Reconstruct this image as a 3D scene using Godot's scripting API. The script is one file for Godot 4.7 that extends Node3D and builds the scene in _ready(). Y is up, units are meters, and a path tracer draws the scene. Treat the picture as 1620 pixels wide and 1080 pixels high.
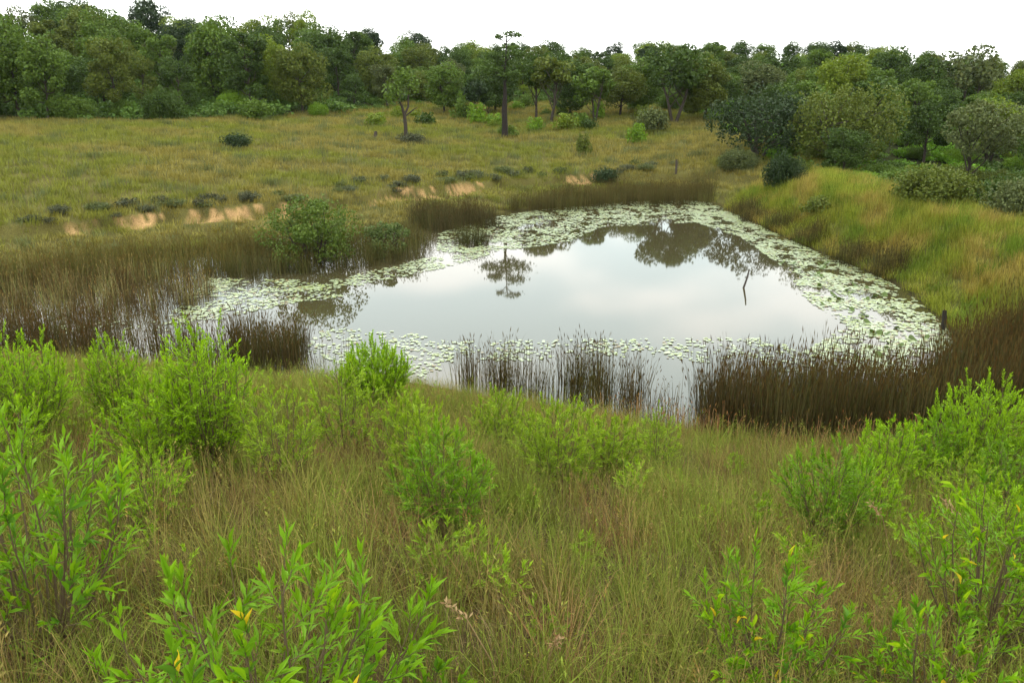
extends Node3D

# ---------------------------------------------------------------- state
var used := {}
var rng := RandomNumberGenerator.new()
var fine := FastNoiseLite.new()
var broad := FastNoiseLite.new()
var sdf_grid := PackedFloat32Array()
const GX0 := -44.0
const GD0 := -14.0
const GS := 0.5
const GNX := 177
const GND := 157
# shoreline of the pond, metres: x to the right, distance ahead of the viewer
const SHORE := [10.4,41.1,10.8,36.6,11.1,32.1,11.5,29.0,11.9,26.5,12.1,24.3,11.9,22.1,11.4,20.0,10.9,17.7,9.8,15.3,8.3,13.9,6.5,13.2,5.0,13.0,3.3,13.4,2.3,14.0,0.9,14.6,-0.6,15.1,-2.2,15.9,-3.4,16.0,-4.6,15.9,-6.0,16.4,-8.0,16.8,-10.2,17.0,-11.8,17.3,-14.3,17.7,-17.4,20.8,-18.3,24.7,-17.0,25.8,-15.5,26.9,-13.9,28.2,-12.1,29.5,-10.0,30.4,-7.2,30.8,-4.6,33.9,-3.5,36.1,-0.6,37.9,1.9,40.4,6.4,42.6,9.2,43.1]
var shore := PackedVector2Array()

class Buf:
	var v := PackedVector3Array()
	var n := PackedVector3Array()
	var c := PackedColorArray()
	func tri(a: Vector3, b: Vector3, d: Vector3, na: Vector3, nb: Vector3, nd: Vector3, col: Color) -> void:
		var g := (b - a).cross(d - a)
		if g.dot(na + nb + nd) > 0.0:
			v.append(a); v.append(d); v.append(b)
			n.append(na); n.append(nd); n.append(nb)
		else:
			v.append(a); v.append(b); v.append(d)
			n.append(na); n.append(nb); n.append(nd)
		c.append(col); c.append(col); c.append(col)
	func flat_tri(a: Vector3, b: Vector3, d: Vector3, up: Vector3, col: Color) -> void:
		var g := (b - a).cross(d - a).normalized()
		if g.dot(up) < 0.0:
			g = -g
		tri(a, b, d, g, g, g, col)
	func mesh() -> ArrayMesh:
		var arr := []
		arr.resize(Mesh.ARRAY_MAX)
		arr[Mesh.ARRAY_VERTEX] = v
		arr[Mesh.ARRAY_NORMAL] = n
		arr[Mesh.ARRAY_COLOR] = c
		var m := ArrayMesh.new()
		m.add_surface_from_arrays(Mesh.PRIMITIVE_TRIANGLES, arr)
		return m

# ---------------------------------------------------------------- naming and placing
func numbered(called: String) -> String:
	var k: int = used.get(called, 0)
	used[called] = k + 1
	return called if k == 0 else "%s_%03d" % [called, k]

func tag(o: Node, label: String, category: String, group := "", kind := "") -> Node:
	if label: o.set_meta("label", label)
	if category: o.set_meta("category", category)
	if group: o.set_meta("group", group)
	if kind: o.set_meta("kind", kind)
	return o

func base(called: String, where: Vector3, turn := 0.0) -> Node3D:
	var o := Node3D.new()
	o.name = numbered(called)
	add_child(o)
	o.position = where
	o.rotation.y = turn
	return o

func part(called: String, m: Mesh, mat: Material, parent: Node) -> MeshInstance3D:
	var o := MeshInstance3D.new()
	o.name = called
	o.mesh = m
	o.material_override = mat
	parent.add_child(o, true)
	return o

func solo(called: String, m: Mesh, mat: Material, where := Vector3.ZERO) -> MeshInstance3D:
	var o := MeshInstance3D.new()
	o.name = numbered(called)
	o.mesh = m
	o.material_override = mat
	add_child(o)
	o.position = where
	return o

func scatter(called: String, m: Mesh, mat: Material, spots: Array, tints: Array, label: String, category: String) -> void:
	var mm := MultiMesh.new()
	mm.transform_format = MultiMesh.TRANSFORM_3D
	mm.use_colors = true
	mm.mesh = m
	mm.instance_count = spots.size()
	for i in spots.size():
		mm.set_instance_transform(i, spots[i])
		mm.set_instance_color(i, tints[i])
	var o := MultiMeshInstance3D.new()
	o.name = numbered(called)
	o.multimesh = mm
	o.material_override = mat
	add_child(o)
	tag(o, label, category, "", "stuff")

func lin(r: float, g: float, b: float) -> Color:
	return Color(r, g, b).linear_to_srgb()

func paint(called: String, col: Color, rough := 0.6, back := 0.0, spec := 0.4) -> StandardMaterial3D:
	var m := StandardMaterial3D.new()
	m.resource_name = called
	m.albedo_color = col
	m.roughness = rough
	m.metallic_specular = spec * 0.6
	m.vertex_color_use_as_albedo = true
	if back > 0.0:
		m.backlight_enabled = true
		m.backlight = lin(back, back, back * 0.6)
	return m

func r01() -> float:
	return rng.randf()

func rr(a: float, b: float) -> float:
	return rng.randf_range(a, b)

func rdir() -> Vector3:
	var y := rr(-1, 1)
	var t := rr(0, TAU)
	var k := sqrt(1 - y * y)
	return Vector3(k * cos(t), y, k * sin(t))

# ---------------------------------------------------------------- the lie of the land
func shore_distance_exact(p: Vector2) -> float:
	var best := 1e9
	var inside := false
	var k := shore.size()
	for i in k:
		var a := shore[i]
		var b := shore[(i + 1) % k]
		var q := Geometry2D.get_closest_point_to_segment(p, a, b)
		best = minf(best, q.distance_squared_to(p))
		if (a.y > p.y) != (b.y > p.y) and p.x < (b.x - a.x) * (p.y - a.y) / (b.y - a.y) + a.x:
			inside = not inside
	return -sqrt(best) if inside else sqrt(best)

func shore_distance(x: float, d: float) -> float:
	var u := (x - GX0) / GS
	var w := (d - GD0) / GS
	var cu := clampf(u, 0.0, GNX - 1.001)
	var cw := clampf(w, 0.0, GND - 1.001)
	var i := int(cu)
	var j := int(cw)
	var fu := cu - i
	var fw := cw - j
	var at := j * GNX + i
	var s := lerpf(lerpf(sdf_grid[at], sdf_grid[at + 1], fu), lerpf(sdf_grid[at + GNX], sdf_grid[at + GNX + 1], fu), fw)
	if cu != u or cw != w:
		s += GS * Vector2(u - cu, w - cw).length()
	return s

func side_weights(x: float, d: float) -> Vector3:   # far meadow, dike on the right, near slope
	var a := rad_to_deg(atan2(x, d - 26.0))
	var wn := smoothstep(112.0, 145.0, a) if a > 0.0 else smoothstep(100.0, 140.0, -a)
	var wr := smoothstep(32.0, 55.0, a) * (1.0 - smoothstep(112.0, 145.0, a)) if a > 0.0 else 0.0
	return Vector3(maxf(0.0, 1.0 - wn - wr), wr, wn)

func land(x: float, d: float) -> float:
	var s := shore_distance(x, d)
	if s < 0.0:
		return -0.4 * smoothstep(0.0, 2.0, -s) - 0.01
	var w := side_weights(x, d)
	var sn := s + 0.45 * fine.get_noise_2d(x * 9.0, d * 9.0)
	var hn := 0.31 * minf(s, 14.5) + 0.01 * maxf(0.0, s - 14.5)
	var hf := 0.45 * smoothstep(0.0, 3.2, s) + 0.5 * smoothstep(3.45, 4.05, sn) + 2.9 * (1.0 - exp(-maxf(0.0, s - 4.0) / 18.0))
	var hr := 1.55 * smoothstep(-0.3, 3.2, s) - 0.8 * smoothstep(4.5, 9.0, s) + 0.02 * minf(60.0, maxf(0.0, s - 9.0))
	var rise := smoothstep(60.0, 132.0, d) * (lerpf(6.4, 3.3, smoothstep(-55.0, -8.0, x)) + 0.5 * smoothstep(8.0, 36.0, x) - 2.6 * smoothstep(40.0, 75.0, x))
	var bumps := 0.14 * broad.get_noise_2d(x * 6.0, d * 6.0) * smoothstep(1.0, 6.0, s) + 0.05 * fine.get_noise_2d(x * 14.0, d * 14.0) * smoothstep(0.2, 1.5, s)
	return hn * w.z + hf * w.x + hr * w.y + rise + bumps

func wood_edge(x: float) -> float:   # where the meadow ends and the woods begin
	var e := lerpf(57.0, 63.0, smoothstep(-32.0, -19.0, x))
	e = lerpf(e, 77.0, smoothstep(-20.0, -6.0, x))
	e = lerpf(e, 80.0, smoothstep(-2.0, 10.0, x))
	return lerpf(e, 67.0, smoothstep(11.0, 16.0, x))

func on_land(x: float, d: float, lift := 0.0) -> Vector3:
	return Vector3(x, land(x, d) + lift, -d)

func sand_amount(x: float, d: float, s: float) -> float:
	var w := side_weights(x, d)
	if w.x < 0.4 or s > 6.5 or s < 0.6 or d < 22.0:
		return 0.0
	var run := smoothstep(-17.4, -16.6, x) * (1.0 - smoothstep(-14.6, -14.2, x)) * 0.8
	run = maxf(run, smoothstep(-14.0, -13.0, x) * (1.0 - smoothstep(-9.6, -8.6, x)))
	run = maxf(run, smoothstep(-7.2, -5.6, x) * (1.0 - smoothstep(-2.2, -1.2, x)))
	run = maxf(run, 0.8 * smoothstep(2.6, 3.2, x) * (1.0 - smoothstep(4.6, 5.2, x)))
	var sn := s + 0.5 * fine.get_noise_2d(x * 9.0, d * 9.0)
	var band := smoothstep(2.95, 3.4, sn) * (1.0 - smoothstep(3.85, 4.1, sn))
	return smoothstep(0.3, 0.62, run * band * (0.66 + 1.5 * fine.get_noise_2d(x * 11.0 + 90.0, d * 20.0) + 1.7 * fine.get_noise_2d(x * 45.0, d * 80.0)))

func in_poly(x: float, d: float, poly: PackedVector2Array) -> bool:
	return Geometry2D.is_point_in_polygon(Vector2(x, d), poly)

func poly(a: Array) -> PackedVector2Array:
	var p := PackedVector2Array()
	for i in range(0, a.size(), 2):
		p.append(Vector2(a[i], a[i + 1]))
	return p

func poly_spots(a: Array, per_metre: float) -> PackedVector2Array:
	var p := poly(a)
	var lo := p[0]
	var hi := p[0]
	for q in p:
		lo = lo.min(q)
		hi = hi.max(q)
	var out := PackedVector2Array()
	for i in int((hi.x - lo.x) * (hi.y - lo.y) * per_metre):
		var q := Vector2(rr(lo.x, hi.x), rr(lo.y, hi.y))
		if Geometry2D.is_point_in_polygon(q, p):
			out.append(q)
	return out

# ---------------------------------------------------------------- shapes
func tube(b: Buf, path: Array, radii: Array, sides: int, col: Color) -> void:
	var rings := []
	for i in path.size():
		var t: Vector3 = (path[mini(i + 1, path.size() - 1)] - path[maxi(i - 1, 0)]).normalized()
		var u := t.cross(Vector3(0.3, 0.1, 0.95)).normalized()
		if u.length() < 0.5:
			u = Vector3.RIGHT
		var w := t.cross(u)
		var ring := []
		for k in sides:
			var a := TAU * k / sides
			var dir := u * cos(a) + w * sin(a)
			ring.append([path[i] + dir * radii[i], dir])
		rings.append(ring)
	for i in path.size() - 1:
		for k in sides:
			var p = rings[i][k]
			var q = rings[i][(k + 1) % sides]
			var r = rings[i + 1][k]
			var s = rings[i + 1][(k + 1) % sides]
			b.tri(p[0], q[0], r[0], p[1], q[1], r[1], col)
			b.tri(q[0], s[0], r[0], q[1], s[1], r[1], col)

func spray(b: Buf, p: Vector3, out: Vector3, size: float, col: Color, soft := 0.55) -> void:
	var nrm := (out * soft + rdir() * (1.0 - soft)).normalized()
	var ax := nrm.cross(rdir()).normalized()
	if ax.length() < 0.5:
		ax = Vector3.RIGHT
	var sd := nrm.cross(ax)
	var l := size * rr(0.65, 1.3)
	var w := l * rr(0.3, 0.5)
	var a := p - ax * l * 0.5
	var e := p + ax * l * 0.5 - nrm * l * 0.1
	var m := p + nrm * l * 0.08
	var nl := (nrm - sd * 0.45).normalized()
	var nr := (nrm + sd * 0.45).normalized()
	b.tri(a, m - sd * w, e, nrm, nl, nrm, col)
	b.tri(a, m + sd * w, e, nrm, nr, nrm, col)

func spikelet(b: Buf, p: Vector3, dir: Vector3, l: float, w: float, col: Color) -> void:
	var side := dir.cross(rdir()).normalized() * w
	var nrm := side.normalized().cross(dir).normalized()
	if nrm.y < 0: nrm = -nrm
	b.tri(p, p + dir * l * 0.5 - side, p + dir * l, nrm, nrm, nrm, col)
	b.tri(p, p + dir * l * 0.5 + side, p + dir * l, nrm, nrm, nrm, col)

# a savanna tree: [trunk mesh, crown mesh]
func tree_meshes(sd: int, h: float, wide: float, low: float, trunk_r: float, lobes: int, leaves: int, size: float, stems := 1) -> Array:
	rng.seed = sd
	var tb := Buf.new()
	var cb := Buf.new()
	var bark := Color(1, 1, 1)
	var tops := []
	for k in stems:
		var lean := Vector3(rr(-0.1, 0.1), 0, rr(-0.1, 0.1)) * h if stems == 1 else Vector3(cos(TAU * k / stems + 1.0), 0, sin(TAU * k / stems + 1.0)) * wide * 0.22
		var path := []
		var radii := []
		for i in 7:
			var t := i / 6.0
			path.append(Vector3(0, -0.4 + t * h * 0.72, 0) + lean * t + Vector3(rr(-1, 1), 0, rr(-1, 1)) * 0.025 * h * t)
			radii.append(trunk_r * lerpf(1.15 if i else 1.5, 0.3, t))
		tube(tb, path, radii, 7, bark)
		tops.append(path)
	var rad := wide * 0.5
	var balls := []
	for k in lobes:
		var t := (k + 0.5) / lobes
		var y := lerpf(low, 0.84, pow(t, 0.8)) * h
		var prof := sqrt(clampf(1.0 - pow((y / h - lerpf(low, 0.84, 0.4)) / 0.62, 2.0), 0.05, 1.0))
		var a := k * 2.39996 + rr(-0.4, 0.4)
		var r := rad * rr(0.38, 0.72) * prof
		if k == lobes - 1: r *= 0.3
		var c := Vector3(cos(a) * r, y + rr(-0.04, 0.04) * h, sin(a) * r)
		balls.append([c, rad * rr(0.22, 0.5)])
		var stem: Array = tops[k % tops.size()]
		var from: Vector3 = stem[clampi(int(2 + t * 4), 2, 5)]
		var mid := from.lerp(c, 0.5) + Vector3(0, -0.03 * h, 0) + rdir() * 0.02 * h
		tube(tb, [from, mid, c, c + (c - mid) * 0.5], [trunk_r * 0.42, trunk_r * 0.3, trunk_r * 0.16, trunk_r * 0.05], 5, bark)
	var per := leaves / lobes
	var nz := FastNoiseLite.new()
	nz.seed = sd
	nz.frequency = 0.55
	for ball in balls:
		var tone := rr(0.8, 1.2)
		for i in per:
			var dir := rdir()
			var r: float = ball[1] * (0.4 + 0.62 * sqrt(r01()) + 0.22 * pow(r01(), 4.0))
			var p: Vector3 = ball[0] + Vector3(dir.x, dir.y * 0.72, dir.z) * r
			if nz.get_noise_3dv(p * 1.9) < -0.1 and r01() < 0.85:
				continue
			var hue := rr(-0.12, 0.12)
			var k := tone * rr(0.75, 1.25)
			spray(cb, p, (dir + Vector3(0, 0.35, 0)).normalized(), size, Color(k * (1.0 + hue), k, k * (1.0 - hue)), 0.38)
	return [tb.mesh(), cb.mesh()]

# a leafy mound without a trunk
func mound_mesh(sd: int, h: float, wide: float, lobes: int, leaves: int, size: float) -> ArrayMesh:
	rng.seed = sd
	var b := Buf.new()
	var nz := FastNoiseLite.new()
	nz.seed = sd
	nz.frequency = 0.9 / maxf(h, 0.4)
	for k in lobes:
		var a := k * 2.39996
		var r := wide * 0.5 * sqrt(k / float(lobes)) * 0.75
		var br := wide * rr(0.16, 0.27)
		var top := h * (1.0 - 0.5 * pow(r / (wide * 0.5), 2.0)) * rr(0.8, 1.05)
		var tone := rr(0.82, 1.18)
		for i in leaves / lobes:
			var dir := rdir()
			var q := pow(r01(), 0.4)
			var p := Vector3(cos(a) * r + dir.x * br * q, lerpf(0.02, top, 0.5 + 0.5 * dir.y * q), sin(a) * r + dir.z * br * q)
			if nz.get_noise_3dv(p * 2.0) < -0.25:
				continue
			var hue := rr(-0.12, 0.12)
			var kk := tone * rr(0.75, 1.25)
			spray(b, p, (dir + Vector3(0, 0.4, 0)).normalized(), size, Color(kk * (1.0 + hue), kk, kk * (1.0 - hue)), 0.38)
	return b.mesh()

func leaf_into(b: Buf, t: Transform3D, col: Color) -> void:
	var o := t.origin
	var y := t.basis.y
	var x := t.basis.x
	var z := t.basis.z
	var m := o + y * 0.52
	var l := o + y * 0.5 - x * 0.5 + z * 0.5
	var r := o + y * 0.5 + x * 0.5 + z * 0.5
	var e := o + y - z * 0.35
	var up := z.normalized()
	b.flat_tri(o, l, m, up, col)
	b.flat_tri(l, e, m, up, col)
	b.flat_tri(o, m, r, up, col)
	b.flat_tri(m, e, r, up, col)

func leaf_mesh(bend: float, twist: float) -> ArrayMesh:   # lanceolate, one metre long, a tenth deep in its fold
	var b := Buf.new()
	var n := 6
	var prof := [0.12, 0.62, 0.95, 1.0, 0.78, 0.42, 0.0]
	var rows := []
	for i in n + 1:
		var t := i / float(n)
		var c := Vector3(0, t, -bend * t * t * 0.35)
		var a := twist * t
		var sdv := Vector3(cos(a), 0, sin(a)) * 0.5 * float(prof[i])
		rows.append([c - sdv + Vector3(0, 0, 0.16 * float(prof[i])), c, c + sdv + Vector3(0, 0, 0.16 * float(prof[i]))])
	for i in n:
		for k in 2:
			b.flat_tri(rows[i][k], rows[i + 1][k], rows[i + 1][k + 1], Vector3(0, 0, 1), Color(1, 1, 1))
			b.flat_tri(rows[i][k], rows[i + 1][k + 1], rows[i][k + 1], Vector3(0, 0, 1), Color(1, 1, 1))
	return b.mesh()

# an upright many-stemmed bush: {stem mesh, places of the leaves, their tints}
func bush_plan(sd: int, h: float, wide: float, stems: int, twigs: int, per: int, leaf: float, slim: float, bare := 0.25) -> Dictionary:
	rng.seed = sd
	var sb := Buf.new()
	var places := []
	var tints := []
	var bark := Color(1, 1, 1)
	for k in stems:
		var az := k * 2.39996 + rr(-0.3, 0.3)
		var q := sqrt((k + 0.3) / stems)
		var foot := Vector3(cos(az), 0, sin(az)) * 0.06 * wide * r01()
		var tall := h * lerpf(1.0, 0.62, q * q) * rr(0.82, 1.06)
		var tip := Vector3(cos(az) * wide * 0.5 * q * 0.8, tall, sin(az) * wide * 0.5 * q * 0.8)
		var knee := foot.lerp(tip, 0.45) + Vector3(cos(az), -0.3, sin(az)) * 0.1 * wide * q
		var path := []
		for i in 6:
			var t := i / 5.0
			path.append(foot.lerp(knee, t).lerp(knee.lerp(tip, t), t) + Vector3(rr(-1, 1), 0, rr(-1, 1)) * 0.012 * h)
		path[0].y -= 0.15
		var r0 := 0.0045 * h + 0.003
		tube(sb, path, [r0, r0 * 0.85, r0 * 0.7, r0 * 0.55, r0 * 0.4, r0 * 0.22], 5, bark)
		var stem_tone := rr(0.8, 1.15)
		for j in twigs:
			var t := lerpf(bare, 1.0, pow((j + r01()) / twigs, 0.75))
			var f := clampf(t * 5.0, 0, 4.999)
			var p: Vector3 = path[int(f)].lerp(path[int(f) + 1], f - int(f))
			var out := (Vector3(cos(az), 0, sin(az)) * 0.5 + Vector3(rr(-1, 1), rr(0.1, 1.15), rr(-1, 1))).normalized()
			if t > 0.93:
				out = (out * 0.4 + Vector3.UP).normalized()
			var length := h * lerpf(0.24, 0.13, t) * rr(0.7, 1.25)
			var e := p + out * length + Vector3(0, 0.15 * length, 0)
			var mid := p.lerp(e, 0.5) - Vector3(0, 0.05 * length, 0)
			tube(sb, [p, mid, e], [r0 * 0.35, r0 * 0.27, r0 * 0.12], 3, bark)
			for i in per:
				var u := 0.15 + 0.85 * (i + r01() * 0.7) / per
				var c := p.lerp(mid, u).lerp(mid.lerp(e, u), u)
				var around := i * 2.39996 + rr(-0.5, 0.5)
				var side := out.cross(Vector3(0.2, 0.4, 0.9)).normalized()
				var radial := side.rotated(out, around)
				var spread := rr(0.45, 1.0) if i < per - 2 else rr(0.1, 0.4)
				var y := (out + radial * spread + Vector3(0, 0.25, 0)).normalized()
				var z := (Vector3(0, 1, 0) + rdir() * 0.5 - radial * 0.3)
				z = (z - y * z.dot(y)).normalized()
				var x := y.cross(z)
				var s := leaf * rr(0.5, 1.3)
				places.append(Transform3D(Basis(x * s * slim, y * s, z * s * 0.12), c))
				var young := clampf((u - 0.55) * 1.6, 0, 1) * (0.5 + 0.5 * t)
				var kk := stem_tone * rr(0.8, 1.2)
				var tint := Color(kk * 0.85, kk * 0.9, kk).lerp(Color(1.25 * kk, 1.2 * kk, 0.9 * kk), young)
				if r01() < 0.015:
					tint = Color(3.6, 1.6, 0.8)
				tints.append(tint)
	return {"stems": sb.mesh(), "places": places, "tints": tints}

func foliage(plan: Dictionary, first := 0) -> ArrayMesh:
	var b := Buf.new()
	for i in range(first, plan.places.size()):
		leaf_into(b, plan.places[i], plan.tints[i])
	return b.mesh()

func blade(b: Buf, foot: Vector3, dir: Vector3, h: float, lean: float, w: float, col: Color, droop := 0.5) -> Vector3:
	var side := dir.cross(Vector3.UP).normalized().rotated(Vector3.UP, rr(-0.9, 0.9)) * w
	var p1 := foot + Vector3(0, h * 0.45, 0) + dir * lean * h * 0.22
	var p2 := foot + Vector3(0, h * (0.85 - 0.12 * droop * lean), 0) + dir * lean * h * 0.62
	var p3 := foot + Vector3(0, h * (1.0 - 0.45 * droop * lean), 0) + dir * lean * h * (1.0 + 0.2 * droop)
	var nrm := (side.normalized().cross(p2 - foot).normalized())
	if nrm.y < 0: nrm = -nrm
	nrm = (nrm + Vector3(0, 0.35, 0)).normalized()
	b.tri(foot - side, foot + side, p1 + side * 0.85, nrm, nrm, nrm, col)
	b.tri(foot - side, p1 + side * 0.85, p1 - side * 0.85, nrm, nrm, nrm, col)
	b.tri(p1 - side * 0.85, p1 + side * 0.85, p2 + side * 0.5, nrm, nrm, nrm, col)
	b.tri(p1 - side * 0.85, p2 + side * 0.5, p2 - side * 0.5, nrm, nrm, nrm, col)
	b.tri(p2 - side * 0.5, p2 + side * 0.5, p3, nrm, nrm, nrm, col)
	return p3

func tuft_mesh(sd: int, blades: int, h: float, spread: float, lean: float, w: float, heads := 0.0, head_col := Color(1.6, 1.2, 1.0)) -> ArrayMesh:
	rng.seed = sd
	var b := Buf.new()
	for i in blades:
		var a := rr(0, TAU)
		var foot := Vector3(cos(a), 0, sin(a)) * spread * sqrt(r01()) + Vector3(0, -0.03, 0)
		var dir := Vector3(cos(a + rr(-0.8, 0.8)), 0, sin(a + rr(-0.8, 0.8)))
		var k := rr(0.5, 1.5)
		var dry := r01()
		var col := Color(k, k, k) if dry > 0.3 else Color(1.5 * k, 1.15 * k, 1.1 * k)
		var tall := h * rr(0.5, 1.1)
		var tip := blade(b, foot, dir, tall, lean * rr(0.2, 1.2), w * rr(0.7, 1.2), col)
		if r01() < heads:
			for j in 5:
				spikelet(b, tip + Vector3(rr(-1, 1) * 0.01, -j * 0.02 + 0.02, rr(-1, 1) * 0.01), (dir + Vector3(rr(-0.5, 0.5), 0.9, rr(-0.5, 0.5))).normalized(), 0.026, 0.0035, head_col * k)
	return b.mesh()

func reed_mesh(sd: int, stalks: int, h: float, spread: float, w: float) -> ArrayMesh:
	rng.seed = sd
	var b := Buf.new()
	for i in stalks:
		var a := rr(0, TAU)
		var foot := Vector3(cos(a), 0, sin(a)) * spread * sqrt(r01()) + Vector3(0, -0.35, 0)
		var dir := Vector3(cos(a), 0, sin(a)).rotated(Vector3.UP, rr(-1, 1))
		var k := rr(0.6, 1.4)
		var warm := r01()
		var col := Color(k, k, k) if warm > 0.25 else Color(0.85 * k, 1.15 * k, 0.9 * k)
		var tip := blade(b, foot, dir, h * rr(0.5, 1.1) + 0.35, rr(0.0, 0.3), w, col, 0.2)
		if r01() < 0.45:
			spikelet(b, tip - Vector3(0, 0.09, 0), (Vector3.UP + dir * 0.3).normalized(), 0.11, 0.009, Color(1.25 * k, 0.95 * k, 0.75 * k))
	return b.mesh()

func pad_mesh(sd: int, curl: float) -> ArrayMesh:
	rng.seed = sd
	var b := Buf.new()
	var n := 13
	var c := Vector3(0, 0.0, 0)
	var pts := []
	for i in n + 1:
		var a := 0.14 + (TAU - 0.28) * i / n
		var r := rr(0.93, 1.05)
		var lift := curl * maxf(0.0, cos(a - 1.2)) + rr(0, 0.03)
		pts.append(Vector3(cos(a) * r * (1.0 - 0.35 * lift), lift, sin(a) * r))
	for i in n:
		b.flat_tri(c, pts[i], pts[i + 1], Vector3.UP, Color(1, 1, 1))
	return b.mesh()

const ONES := ["", "first", "second", "third", "fourth", "fifth", "sixth", "seventh", "eighth", "ninth", "tenth", "eleventh", "twelfth", "thirteenth", "fourteenth", "fifteenth", "sixteenth", "seventeenth", "eighteenth", "nineteenth"]
func ordinal(n: int) -> String:
	if n < 20: return ONES[n]
	var tens: String = ["", "", "twent", "thirt", "fort", "fift", "sixt"][n / 10]
	return tens + "ieth" if n % 10 == 0 else tens + "y-" + ONES[n % 10]

# ---------------------------------------------------------------- sky
func cloud_sky() -> PanoramaSkyMaterial:
	var w := 768
	var h := 384
	var im := Image.create(w, h, false, Image.FORMAT_RGBF)
	var big := FastNoiseLite.new()
	big.seed = 11
	big.noise_type = FastNoiseLite.TYPE_SIMPLEX_SMOOTH
	big.fractal_octaves = 5
	big.frequency = 1.05
	for j in h:
		var el := (0.5 - (j + 0.5) / h) * PI
		for i in w:
			var az := ((i + 0.5) / w - 0.5) * TAU
			var dir := Vector3(sin(az) * cos(el), sin(el), -cos(az) * cos(el))
			var up := maxf(dir.y, 0.0)
			var q := dir / (up + 0.22)
			var v := big.get_noise_3d(q.x, 3.0, q.z) * 0.5 + 0.5
			var cloud := smoothstep(0.36, 0.58, v)
			var lum := SKY_LOW + SKY_RISE * pow(up, 0.8)
			var grey := Color(0.80, 0.92, 0.93) * (lum * 0.94)
			var white := Color(0.985, 1.0, 0.965) * (lum * 1.08)
			var c := grey.lerp(white, cloud)
			c = white.lerp(c, smoothstep(0.02, 0.2, up))
			im.set_pixel(i, j, c)
	var m := PanoramaSkyMaterial.new()
	m.panorama = ImageTexture.create_from_image(im)
	return m

const SKY_LOW := 2.1
const SKY_RISE := 2.6

# ================================================================ the scene
func _ready() -> void:
	var cam := Camera3D.new()
	cam.name = "camera"
	cam.fov = rad_to_deg(2.0 * atan(540.0 / 1260.0))
	cam.position = Vector3(0, 6.2, 0)
	cam.rotation_degrees = Vector3(-18.4, 0, 0)
	cam.near = 0.05
	cam.far = 1500.0
	cam.current = true
	add_child(cam)
	var env := Environment.new()
	env.background_mode = Environment.BG_SKY
	env.sky = Sky.new()
	env.sky.sky_material = cloud_sky()
	env.tonemap_mode = Environment.TONE_MAPPER_LINEAR
	env.tonemap_exposure = 1.0
	env.sdfgi_enabled = true
	env.ssao_enabled = true
	env.ssil_enabled = true
	env.fog_enabled = true
	env.fog_density = 0.00006
	env.fog_light_color = Color(0.86, 0.92, 0.97)
	var we := WorldEnvironment.new()
	we.name = "world_environment"
	we.environment = env
	add_child(we)
	var sun := DirectionalLight3D.new()
	sun.name = "sun"
	sun.light_energy = 0.4
	sun.light_color = Color(1.0, 0.97, 0.9)
	sun.light_angular_distance = 14.0
	sun.shadow_enabled = true
	sun.rotation_degrees = Vector3(-62, -150, 0)
	add_child(sun)

	rng.seed = 7
	fine.seed = 3
	fine.frequency = 0.04
	fine.fractal_octaves = 3
	broad.seed = 5
	broad.frequency = 0.02
	broad.fractal_octaves = 3
	shore = poly(SHORE)
	sdf_grid.resize(GNX * GND)
	for j in GND:
		for i in GNX:
			sdf_grid[j * GNX + i] = shore_distance_exact(Vector2(GX0 + i * GS, GD0 + j * GS))
	build_ground()
	build_water()
	build_trees()
	build_scrub()
	build_bushes()
	build_reeds()
	build_pads()
	build_grass()
	build_small_things()

func steps(cuts: Array) -> PackedFloat32Array:   # [from, [until, step], ...]
	var out := PackedFloat32Array()
	var at: float = cuts[0]
	for k in range(1, cuts.size()):
		while at < cuts[k][0] - 1e-4:
			out.append(at)
			at += cuts[k][1]
	out.append(at)
	return out

func ground_tint(x: float, d: float) -> Color:
	var s := shore_distance(x, d)
	var w := side_weights(x, d)
	var v := fine.get_noise_2d(x * 18.0, d * 18.0)
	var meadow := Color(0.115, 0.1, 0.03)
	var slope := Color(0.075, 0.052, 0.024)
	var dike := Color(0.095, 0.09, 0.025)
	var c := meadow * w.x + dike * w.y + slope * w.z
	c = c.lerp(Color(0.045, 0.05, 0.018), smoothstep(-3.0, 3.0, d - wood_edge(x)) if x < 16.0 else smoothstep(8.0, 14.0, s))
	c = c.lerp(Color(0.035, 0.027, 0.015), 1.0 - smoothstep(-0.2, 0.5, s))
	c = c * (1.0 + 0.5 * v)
	var sand := sand_amount(x, d, s)
	var dirt := Color(0.44, 0.27, 0.12) * (0.95 + 0.5 * fine.get_noise_2d(x * 40.0, d * 40.0))
	c = c.lerp(dirt, sand)
	c.a = 1.0
	return c

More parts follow.
